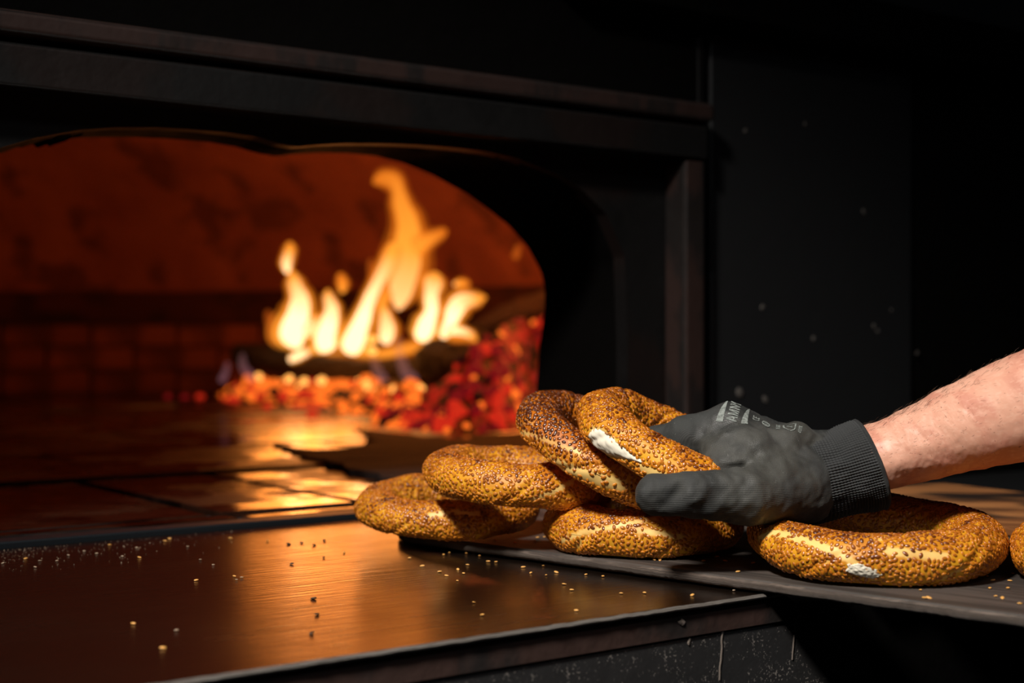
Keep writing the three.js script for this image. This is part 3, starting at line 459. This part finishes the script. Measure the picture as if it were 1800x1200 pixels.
  // faded print on the back of the hand, laid on the surface
  {
    const W = 512, H = 320, cv = document.createElement('canvas'); cv.width = W; cv.height = H; const x = cv.getContext('2d');
    x.fillStyle = '#000'; x.fillRect(0, 0, W, H); x.fillStyle = x.strokeStyle = '#fff'; x.textAlign = 'center'; x.textBaseline = 'middle';
    const arc = (cx) => { x.beginPath(); x.moveTo(cx, 300); x.quadraticCurveTo(cx - 6, 150, cx + 34, 20); x.quadraticCurveTo(cx + 24, 150, cx + 38, 300); x.fill(); };
    arc(18); arc(156);
    const up = (s, cx, cy, font) => { x.save(); x.translate(cx, cy); x.rotate(-Math.PI / 2); x.font = font; x.fillText(s, 0, 0); x.restore(); };
    up('AMNY', 100, 170, 'bold 84px sans-serif'); up('CE', 236, 150, 'bold 58px sans-serif');
    x.beginPath(); x.ellipse(298, 176, 26, 46, 0, 0, 7); x.fill(); x.fillStyle = '#000'; up('8', 298, 176, 'bold 52px sans-serif'); x.fillStyle = '#fff';
    up('EN 388', 372, 150, 'bold 34px sans-serif'); x.lineWidth = 7; x.beginPath(); x.moveTo(400, 100); x.lineTo(460, 100); x.lineTo(460, 170); x.quadraticCurveTo(456, 214, 430, 226); x.quadraticCurveTo(404, 214, 400, 170); x.closePath(); x.stroke(); up('X', 430, 155, 'bold 44px sans-serif'); up('4131X', 490, 160, 'bold 30px sans-serif');
    const im = x.getImageData(0, 0, W, H), r = rng(9); for (let i = 0; i < W * H; i++) { const n = tf((i % W) / W, Math.floor(i / W) / H, 40, 26, 3, 7); im.data[4 * i] = im.data[4 * i + 1] = im.data[4 * i + 2] = im.data[4 * i] * (0.6 + 0.4 * sstep(0.36, 0.6, n)); } x.putImageData(im, 0, 0);
    const t = new THREE.CanvasTexture(cv), pm = std({ color: lin(0.22, 0.245, 0.23), alphaMap: t, transparent: true, roughness: 0.8 });
    const c0 = L(1250, 745, 0.855), c1 = L(1396, 800, 0.850), along = c1.clone().sub(c0), axis = along.clone().normalize(), outN = V(0.10, 0.72, 0.69).normalize(); outN.addScaledVector(axis, -outN.dot(axis)).normalize();
    const side = axis.clone().cross(outN).normalize();        // across the hand, towards the far side when negative
    const g = gridGeo(90, 46, (u, v) => {
      const base = c0.clone().addScaledVector(along, u).addScaledVector(side, lerp(0.001, -0.022, v)), p = base.clone().addScaledVector(outN, 0.05);
      for (let k = 0; k < 60; k++) { const d = sdf(p.x, p.y, p.z); if (d < 0.00025) break; p.addScaledVector(outN, -Math.max(d * 0.7, 0.00008)); }
      return p.addScaledVector(outN, 0.00018);
    });
    mesh('glove_print', g, pm, glove);
  }
  // the forearm: one continuous skin from inside the cuff past the elbow
  const ac = [[1450, 826, 0.866, 0.0196, 0.026], [1500, 814, 0.864, 0.0200, 0.0268], [1567, 796, 0.857, 0.0206, 0.0275], [1633, 774, 0.847, 0.0230, 0.0295], [1700, 750, 0.835, 0.0264, 0.032], [1800, 717, 0.818, 0.0305, 0.036], [1900, 684, 0.802, 0.0335, 0.039], [2020, 645, 0.784, 0.0355, 0.041], [2150, 605, 0.768, 0.036, 0.040], [2230, 540, 0.765, 0.040, 0.042], [2270, 420, 0.790, 0.043, 0.046], [2290, 280, 0.83, 0.046, 0.05]];
  const aCurve = new THREE.CatmullRomCurve3(ac.map((q) => L(q[0], q[1], q[2])), false, 'centripetal'), NA = ac.length - 1;
  const armP = (u, v, out = 0) => {
    const f = v * NA, i = Math.min(NA - 1, Math.floor(f)), t = f - i, e = 0.002, c = aCurve.getPoint(v), tan = aCurve.getTangent(clamp(v, e, 1 - e)), a = u * 2 * Math.PI, up = across.clone().cross(tan).normalize(), k = t * t * (3 - 2 * t) * 0.5 + t * 0.5;
    const close = v < 0.001 || v > 0.999 ? 0.02 : 1, h = lerp(ac[i][3], ac[i + 1][3], k) * close, w = lerp(ac[i][4], ac[i + 1][4], k) * close, n = 0.0011 * fbm(Math.cos(a) * 1.3, Math.sin(a) * 1.3, v * 14, 3) + 0.0014 * Math.exp(-(((v - 0.21) / 0.03) ** 2)) * Math.exp(-(((a - 0.5) / 0.5) ** 2)) + out;
    return c.addScaledVector(up, Math.cos(a) * (h + n)).addScaledVector(across, Math.sin(a) * (w + n));
  };
  mesh('forearm', gridGeo(120, 360, (u, v) => armP(u, v), { closeU: true, uv: (u, v) => [v * 2.2, u] }), M.skin, person);
  const hg = [], r = rng(61);
  for (let k = 0; k < 650; k++) {
    const top = r() < 0.5, u = top ? (r() - 0.5) * 0.16 : 0.02 + r() * 0.24, v = 0.12 + r() * 0.48, p = armP((u + 1) % 1, v), n = armP((u + 1) % 1, v, 0.01).sub(p).normalize(), tan = aCurve.getTangent(v).negate(), len = (top ? 0.0032 : 0.0015) * (0.5 + r()), side = n.clone().cross(tan).multiplyScalar((r() - 0.5) * 1.2), lift = top ? 0.15 + 0.45 * r() : 0.08 + 0.1 * r();
    const q1 = p.clone().addScaledVector(tan, -len * 0.5).addScaledVector(side, len * 0.4).addScaledVector(n, len * lift), q2 = p.clone().addScaledVector(tan, -len).addScaledVector(side, len).addScaledVector(n, len * lift * 1.1);
    const g = new THREE.TubeGeometry(new THREE.QuadraticBezierCurve3(p, q1, q2), 4, top ? 0.00005 : 0.000032, 3); hg.push(g);
  }
  tag(mesh('arm_hair', mergeGeometries(hg), M.hair, person), null, null, null, 'stuff');
}

// ------------------------------------------------------------------ the fire
const fireD = (x) => 3.1 - (x - 420) * 0.001;
function interp(tab, x) { if (x <= tab[0][0]) return tab[0][1]; for (let i = 1; i < tab.length; i++) if (x <= tab[i][0]) return lerp(tab[i - 1][1], tab[i][1], (x - tab[i - 1][0]) / (tab[i][0] - tab[i - 1][0])); return tab.at(-1)[1]; }
const front = [[380, 708], [450, 716], [560, 724], [640, 735], [700, 757], [800, 768], [880, 764], [940, 730], [1000, 700]], crest = [[380, 698], [430, 668], [700, 668], [760, 684], [790, 660], [840, 600], [900, 562], [960, 548], [1010, 556]];
const HEARTH = TOP + 0.0045, bedD = (x, t) => (CY - HEARTH) * F / (interp(front, x) - 600) + 0.32 * t, bedP = (x, t) => P(x, lerp(interp(front, x), interp(crest, x), t), bedD(x, t));
{
  const ashMat = std({ color: lin(0.014, 0.007, 0.006), roughness: 0.95, emissiveMap: T.ash, emissive: lin(0.42, 0.06, 0.5), emissiveIntensity: 1, bumpMap: T.char, bumpScale: 0.02 });
  const bedGeo = (xa, xb) => gridGeo(60, 26, (u, v) => { const x = lerp(xa, xb, u); if (v <= 0.7) { const t = v / 0.7, p = bedP(x, t); p.y += 0.012 * fbm(x * 0.02, t * 4, 1, 3) * t; if (t === 0) p.y = HEARTH - 0.002; return p; } const t = (v - 0.7) / 0.3, p = bedP(x, 1), q = P(x, 690, bedD(x, 1) + 0.45); q.y = HEARTH - 0.002; return V(lerp(p.x, q.x, t), lerp(p.y, q.y, t * t), lerp(p.z, q.z, t)); }, { uv: (u, v) => [u * 2.2, v * 1.2] });
  const ashHot = ashMat.clone(); ashHot.emissive = lin(1.5, 2.4, 1.6);
  tag(mesh('fire_ash_bed', bedGeo(378, 735), ashHot), 'orange glowing ash beneath the long charred log', 'ash', null, 'stuff');
  tag(mesh('fire_ash_bed', bedGeo(735, 1012), ashMat), 'dull red heap of ash and charcoal at the right of the fire', 'ash', null, 'stuff');
  const hue = { hot: [2.0, 0.8, 0.16], orange: [1.2, 0.20, 0.02], red: [0.58, 0.020, 0.008], deep: [0.17, 0.004, 0.006], dark: [0.012, 0.002, 0.002] };
  const em = Object.fromEntries(Object.entries(hue).map(([k, c]) => [k, std({ color: lin(0.012, 0.006, 0.005), roughness: 0.95, emissive: lin(...c.map((x) => x / 2.2)), emissiveIntensity: 2.2 })]));
  const r = rng(81), geos = [0, 1, 2, 3].map((s) => { const q = new THREE.IcosahedronGeometry(1, 2), p = q.attributes.position; for (let i = 0; i < p.count; i++) { const v = V(p.getX(i), p.getY(i), p.getZ(i)), k = 1 + 0.35 * fbm(v.x * 1.2 + s * 9, v.y * 1.2, v.z * 1.2, 3); p.setXYZ(i, v.x * k * 1.2, v.y * k * 0.8, v.z * k); } q.computeVertexNormals(); return q; });
  const ember = (pos, s, heat, label, group) => { const o = mesh('fire_ember', geos[Math.floor(r() * 4)], em[heat]); o.position.copy(pos); o.scale.setScalar(s); o.rotation.set(r() * 6, r() * 6, r() * 6); tag(o, label, 'ember', group); };
  const pick = (list) => { let t = r(); for (const [k, w] of list) { if ((t -= w) < 0) return k; } return list[0][0]; };
  const say = { hot: 'yellow-hot', orange: 'orange', red: 'bright red', deep: 'dull red', dark: 'dark cooling' };
  for (let k = 0; k < 130; k++) { const x = 390 + 350 * r(), t = Math.pow(r(), 0.8); const h = pick(t > 0.75 ? [['hot', 0.22], ['orange', 0.6], ['red', 0.18]] : t > 0.3 ? [['hot', 0.04], ['orange', 0.56], ['red', 0.3], ['dark', 0.1]] : [['orange', 0.25], ['red', 0.4], ['dark', 0.35]]); ember(bedP(x, t), (h === 'hot' ? 0.005 : 0.006) + (h === 'hot' ? 0.003 : 0.009) * r(), h, say[h] + ' ember in the glowing bed below the long charred log', say[h] + ' embers below the long log'); }
  for (let k = 0; k < 150; k++) { const x = 690 + 300 * r(), t = r() * (x > 800 ? 1 : 0.5); const p = bedP(x, t), h = pick(t < 0.35 ? [['orange', 0.16], ['red', 0.5], ['deep', 0.34]] : [['orange', 0.10], ['red', 0.2], ['deep', 0.5], ['dark', 0.2]]); ember(p, h === 'orange' ? 0.0055 + 0.004 * r() : 0.006 + 0.008 * r(), h, say[h] + ' ember in the heap of coals at the right of the fire', say[h] + ' embers heaped at the right'); }
  for (const [x, y] of [[295, 699], [325, 699], [352, 698], [549, 730], [470, 717]]) ember(onY(x, y, HEARTH + 0.006), 0.009, x < 340 ? 'deep' : 'red', 'stray small ember lying on the hearth before the fire', 'stray embers on the hearth');
  for (const [x, y] of [[455, 662], [508, 666], [535, 670], [565, 669], [645, 676], [680, 675], [712, 676], [725, 677], [655, 597], [654, 616]]) ember(P(x, y, fireD(x) - 0.12), 0.008, 'hot', 'white-hot glowing point along the burning log', 'white-hot points along the log');
}
{ // dark ash spilt over the hearth in front of the coals
  const pts = [[476, 790], [540, 799], [610, 798], [650, 786], [640, 762], [700, 770], [800, 780], [985, 762], [985, 852], [820, 872], [700, 858], [668, 851], [600, 829], [540, 812]].map(([x, y]) => toLocal(onY(x, y, HEARTH))), out = resample([...pts, pts[0]].map((p) => [p.x, p.z]), 200).slice(0, -1).map(([x, z]) => [x + 0.022 * fbm(x * 18, z * 18, 1, 4), z + 0.03 * fbm(x * 18, z * 18, 7, 4)]);
  tag(place(mesh('ash_spill', slab(out, 0.0042, 0.0122, 0.001), phys({ color: lin(0.035, 0.022, 0.018), roughness: 1, specularIntensity: 0.2, bumpMap: T.char, bumpScale: 0.01 }))), 'dark matt ash spread over the hearth slabs in front of the red coals', 'ash', null, 'stuff');
}
// logs
function log(name, pts, radPx, label, seed, mat = M.charLog) {
  const t = thing(name, label, 'log'), c = new THREE.CatmullRomCurve3(pts.map((q) => P(q[0], q[1], q[2]))), o = c.getPoint(0.5), rad = radPx * pts[0][2] / F, n = 40;
  t.position.copy(o);
  const frame = (v) => { const tn_ = c.getTangent(v), a = V(0, 1, 0).cross(tn_).normalize(), b = tn_.clone().cross(a); return [a, b]; };
  const g = gridGeo(40, n, (u, v) => { const [a, b] = frame(v), th = u * 2 * Math.PI, k = rad * (0.82 + 0.2 * Math.sin(v * Math.PI) + 0.22 * fbm(Math.cos(th) * 1.6 + seed, Math.sin(th) * 1.6, v * 5, 4)); return c.getPoint(v).sub(o).addScaledVector(a, Math.cos(th) * k).addScaledVector(b, Math.sin(th) * k); }, { closeU: true, uv: (u, v) => [v * 1.5, u * 0.5] });
  mesh('bark', g, mat, t);
  for (const v of [0, 1]) { const [a, b] = frame(v), cap = gridGeo(40, 4, (u, w) => { const th = u * 2 * Math.PI, k = w * rad * (0.82 + 0.22 * fbm(Math.cos(th) * 1.6 + seed, Math.sin(th) * 1.6, v * 5, 4)); return c.getPoint(v).sub(o).addScaledVector(a, Math.cos(th) * k).addScaledVector(b, Math.sin(th) * k).addScaledVector(c.getTangent(v), (v ? 1 : -1) * 0.012 * (1 - w)); }, { closeU: true }); mesh('cut_end', cap, mat, t); }
  return t;
}
log('firewood_log', [[418, 622, 3.13], [520, 636, 3.04], [640, 646, 2.93], [765, 655, 2.80]], 24, 'long charred log lying across the orange embers under the flames', 1);
log('firewood_log', [[470, 612, 3.22], [600, 612, 3.12], [720, 612, 3.02]], 15, 'thin charred log behind the long one, at the foot of the tall flames', 2);
log('firewood_log', [[745, 640, 2.75], [800, 618, 2.80], [835, 596, 2.9]], 36, 'thick black log end sticking up at the right of the long charred log', 3);
log('firewood_log', [[770, 725, 2.45], [815, 712, 2.5], [845, 698, 2.56]], 34, 'black unburnt chunk of wood among the red embers at front', 4);
log('firewood_log', [[850, 575, 2.95], [920, 545, 2.85], [1010, 515, 2.75]], 20, 'sloping brown log leaning above the red coals beside the right jamb', 5, std({ color: lin(0.035, 0.012, 0.008), roughness: 0.85, bumpMap: T.char, bumpScale: 0.02 }));
// flames
function flame(pts, label, o = {}) {
  const t = thing('flame', label, 'flame', o.group), dd = o.d ?? 0, cps = pts.map((q, i) => P(q[0], q[1], fireD(q[0]) + dd + (q[3] ?? 0))), org = cps[0].clone(), curve = new THREE.CatmullRomCurve3(cps.map((p) => p.clone().sub(org)), false, 'centripetal');
  t.position.copy(org);
  const nP = pts.length - 1, radAt = (v) => { const f = v * nP, i = Math.min(nP - 1, Math.floor(f)), e = f - i, s = e * e * (3 - 2 * e); return lerp(pts[i][2], pts[i + 1][2], s) * fireD(pts[i][0]) / F; };
  const shell = (name, kr, heat, alpha) => {
    const nu = 28, nv = 46, col = new Float32Array((nu + 1) * (nv + 1) * 4);
    const g = gridGeo(nu, nv, (u, v) => { const tan = curve.getTangent(v), side = tan.clone().cross(V(0, 0, 1)).normalize(), a = u * 2 * Math.PI, endR = Math.sqrt(Math.max(0, 1 - Math.pow(Math.abs(2 * v - 1), 9))), r = radAt(v) * kr * Math.max(0.03, endR) * (1 + 0.18 * fbm(Math.cos(a) + org.x * 9, v * 4, Math.sin(a), 2)); return curve.getPoint(v).addScaledVector(side, Math.cos(a) * r).addScaledVector(V(0, 0, 1), Math.sin(a) * r * 0.75); }, { closeU: true });
    for (let j = 0; j <= nv; j++) for (let i = 0; i <= nu; i++) { const v = j / nv, c = heat(v), al = alpha(v); col.set([...c, al], (j * (nu + 1) + i) * 4); }
    g.setAttribute('color', new THREE.BufferAttribute(col, 4)); mesh(name, g, M.flame, t);
  };
  const H = o.heat ?? 1, hot = [4.0, 2.8, 1.6], yel = [1.7, 0.66, 0.07], org2 = [1.0, 0.22, 0.010], red = [0.45, 0.06, 0.008], vio = [0.30, 0.13, 0.17];
  const ramp = (k) => (k > 0.66 ? mix3(yel, hot, (k - 0.66) / 0.34) : k > 0.33 ? mix3(org2, yel, (k - 0.33) / 0.33) : mix3(red, org2, k / 0.33));
  if (o.violet) { shell('flame_tongue', 1, (v) => mix3(vio, [0.7, 0.25, 0.12], o.violet * v), (v) => 0.22 * (1 - 0.6 * v)); return; }
  shell('flame_mantle', 1.15, (v) => ramp(H * lerp(0.44, 0.22, v)), (v) => lerp(0.20, 0.16, v) * (o.alpha ?? 1));
  shell('flame_body', 0.86, (v) => ramp(H * lerp(0.66, 0.40, v)), (v) => lerp(0.42, 0.34, v) * (o.alpha ?? 1));
  if (!o.thin) shell('flame_core', 0.58, (v) => ramp(H * lerp(1.25, 0.6, v)), (v) => lerp(0.82, 0.42, v) * (o.alpha ?? 1));
}
flame([[524, 612, 22], [516, 585, 42], [524, 555, 34], [527, 528, 26], [518, 500, 17], [512, 474, 8]], 'bright pointed flame at the left end of the fire');
flame([[540, 590, 12], [552, 570, 12], [560, 553, 5]], 'short side lick curling right from the left bright flame');
flame([[505, 480, 7], [504, 462, 13], [509, 440, 12], [510, 425, 7]], 'detached drop of flame floating above the left flame', { heat: 0.8 });
flame([[578, 618, 30], [572, 598, 32], [578, 570, 25], [583, 545, 19], [577, 522, 12], [576, 508, 5]], 'second bright flame from the left, narrow and upright');
flame([[601, 515, 6], [602, 498, 12], [597, 480, 7]], 'small detached orange flame above the second one', { heat: 0.55 });
flame([[612, 622, 34], [622, 598, 32], [636, 565, 22], [648, 530, 17], [664, 498, 16], [682, 462, 18], [694, 425, 18]], 'long slanting yellow flame rising right into the tallest flame');
flame([[700, 545, 20], [705, 510, 38], [712, 465, 44], [718, 420, 38], [716, 390, 32], [706, 360, 23], [700, 335, 18], [692, 318, 20], [672, 314, 18], [655, 322, 11]], 'tallest orange flame with a hooked tip', { heat: 0.62, alpha: 0.75, d: 0.08 });
flame([[728, 440, 24], [750, 424, 18], [772, 412, 13], [786, 404, 7]], 'horn of orange flame branching right off the tallest one', { heat: 0.5, alpha: 0.8, d: 0.08 });
flame([[678, 605, 20], [680, 580, 22], [677, 555, 15], [672, 538, 10], [679, 518, 11], [680, 506, 6]], 'wavy amber flame in the middle below the tallest flame', { heat: 0.75 });
flame([[655, 500, 8], [655, 475, 9], [650, 455, 5]], 'faint red wisp left of the tallest flame', { heat: 0.25, thin: true, alpha: 0.6 });
flame([[738, 600, 26], [748, 575, 26], [758, 548, 18], [758, 520, 19], [762, 496, 25], [766, 478, 16]], 'mushroom-headed bright flame right of the tallest one');
flame([[778, 595, 14], [790, 570, 18], [800, 545, 24], [812, 530, 25], [836, 526, 15], [855, 522, 6]], 'bright flame at the right pointing sideways', { heat: 0.95 });
flame([[797, 500, 6], [812, 498, 10], [826, 499, 6]], 'small detached orange flame above the right end of the fire', { heat: 0.6 });
flame([[770, 586, 8], [800, 581, 11], [826, 588, 10], [838, 600, 5]], 'low flame licking along the log at right', { heat: 0.9 });
flame([[508, 634, 10], [528, 624, 11], [550, 614, 7]], 'small white flame licking down over the log at left', { heat: 1.1 });
flame([[492, 612, 9], [560, 624, 13], [640, 628, 13], [720, 612, 14], [790, 594, 10], [835, 600, 5]], 'low band of orange fire along the top of the logs', { heat: 0.62, alpha: 0.8, d: 0.03 });
flame([[484, 605, 10], [478, 575, 10], [470, 545, 6]], 'faint orange wisp at the far left of the flames', { heat: 0.25, thin: true, alpha: 0.6 });
flame([[905, 455, 7], [912, 430, 6]], 'faint pink lick high before the right side of the dome', { heat: 0.22, thin: true, alpha: 0.7, d: 0.1 });
flame([[676, 672, 9], [664, 652, 8], [654, 622, 5]], 'violet-blue flame rising before the long log', { violet: 0.9, d: -0.16 });
flame([[732, 674, 12], [712, 652, 9], [702, 618, 7], [700, 590, 6]], 'violet-orange flame before the right end of the long log', { violet: 0.9, d: -0.16 });
flame([[448, 668, 8], [428, 645, 7], [426, 620, 4]], 'violet flame curling at the left end of the long log', { violet: 0.3, d: -0.1 });
flame([[388, 672, 6], [398, 650, 5], [400, 635, 3]], 'pale violet wisp standing left of the fire', { violet: 0.2, d: -0.1 });

// lights by and above the flames; strongest one added unseen behind the right jamb
for (const [x, y, d, w, s] of [[525, 560, -0.07, 0.55, 6], [604, 570, -0.07, 0.55, 6], [770, 530, -0.07, 0.3, 6], [690, 300, 0.08, 0.15, 6], [650, 185, 0.1, 0.35, 10], [1055, 410, 0.02, 3.2, 5]]) {
  const l = new THREE.PointLight(lin(...FIRE.color), w * FIRE.power); l.position.copy(P(x, y, fireD(x) + d)); l.shadow.radius = s; l.castShadow = true; l.name = 'flame_and_added_light'; scene.add(l);
}
{ const l = new THREE.PointLight(lin(1, 0.16, 0.03), 0.35 * FIRE.power); l.position.copy(P(880, 640, 2.35)); l.shadow.radius = 3; l.castShadow = true; l.name = 'ember_light'; scene.add(l); }

// ------------------------------------------------------------------ unseen work lamp behind and above the camera, placed to light bread and hand
{
  const lamp = thing('unseen_work_lamp', 'unseen black ceiling-hung spot lamp, out of view, placed to light the counter', 'lamp'), at = V(...KEY.at), aim = V(...KEY.aim), dir = aim.clone().sub(at).normalize();
  lamp.position.copy(at);
  const q = new THREE.Quaternion().setFromUnitVectors(V(0, -1, 0), dir), blackM = std({ color: lin(0.02, 0.02, 0.02), roughness: 0.5, metalness: 0.4 });
  const shade = new THREE.LatheGeometry([[0.02, 0.14], [0.045, 0.13], [0.07, 0.07], [0.085, 0.0], [0.083, -0.002], [0.068, 0.068], [0.043, 0.126], [0.018, 0.136]].map((p) => new THREE.Vector2(...p)), 40); shade.applyQuaternion(q); mesh('lamp_shade', shade, blackM, lamp);
  const disc = new THREE.CylinderGeometry(0.064, 0.064, 0.006, 40); disc.translate(0, 0.05, 0); disc.applyQuaternion(q); mesh('lamp_lens', disc, std({ color: lin(0.8, 0.8, 0.8), emissive: lin(...KEY.color), emissiveIntensity: 3 }), lamp);
  const rodTop = 1.6 + TOP - at.y; const rod = new THREE.CylinderGeometry(0.006, 0.006, rodTop - 0.1, 12); rod.translate(-dir.x * 0.13, 0.1 + (rodTop - 0.1) / 2, -dir.z * 0.13); mesh('lamp_rod', rod, blackM, lamp);
  const s = new THREE.SpotLight(lin(...KEY.color), KEY.power, 0, 27 * RAD, 0.85); s.position.copy(at.clone().addScaledVector(dir, 0.02)); s.target.position.copy(aim); s.shadow.radius = KEY.radius; s.castShadow = true; s.name = 'unseen_work_lamp_light'; scene.add(s, s.target);
}
{ // unseen ceiling panel lamp behind the camera, placed to lighten the shadows
  const y = 1.6 + TOP, lamp = thing('unseen_ceiling_lamp', 'unseen square cool-white ceiling lamp, out of view, placed to lighten the shadows', 'lamp'); lamp.position.set(FILL.at[0], y, FILL.at[2]);
  mesh('lamp_frame', box(0.68, 0.03, 0.68, 0, -0.017, 0, 0.004), std({ color: lin(0.5, 0.5, 0.5), roughness: 0.5 }), lamp);
  mesh('lamp_diffuser', box(FILL.size, 0.006, FILL.size, 0, -0.034, 0, 0.002), std({ color: lin(0.8, 0.8, 0.8), emissive: lin(...FILL.color), emissiveIntensity: 1 }), lamp);
  const l = new THREE.RectAreaLight(lin(...FILL.color), FILL.radiance, FILL.size, FILL.size); l.position.set(FILL.at[0], y - 0.042, FILL.at[2]); l.lookAt(FILL.at[0], 0, FILL.at[2]); l.name = 'unseen_ceiling_lamp_light'; scene.add(l);
}
renderer.render(scene, camera);
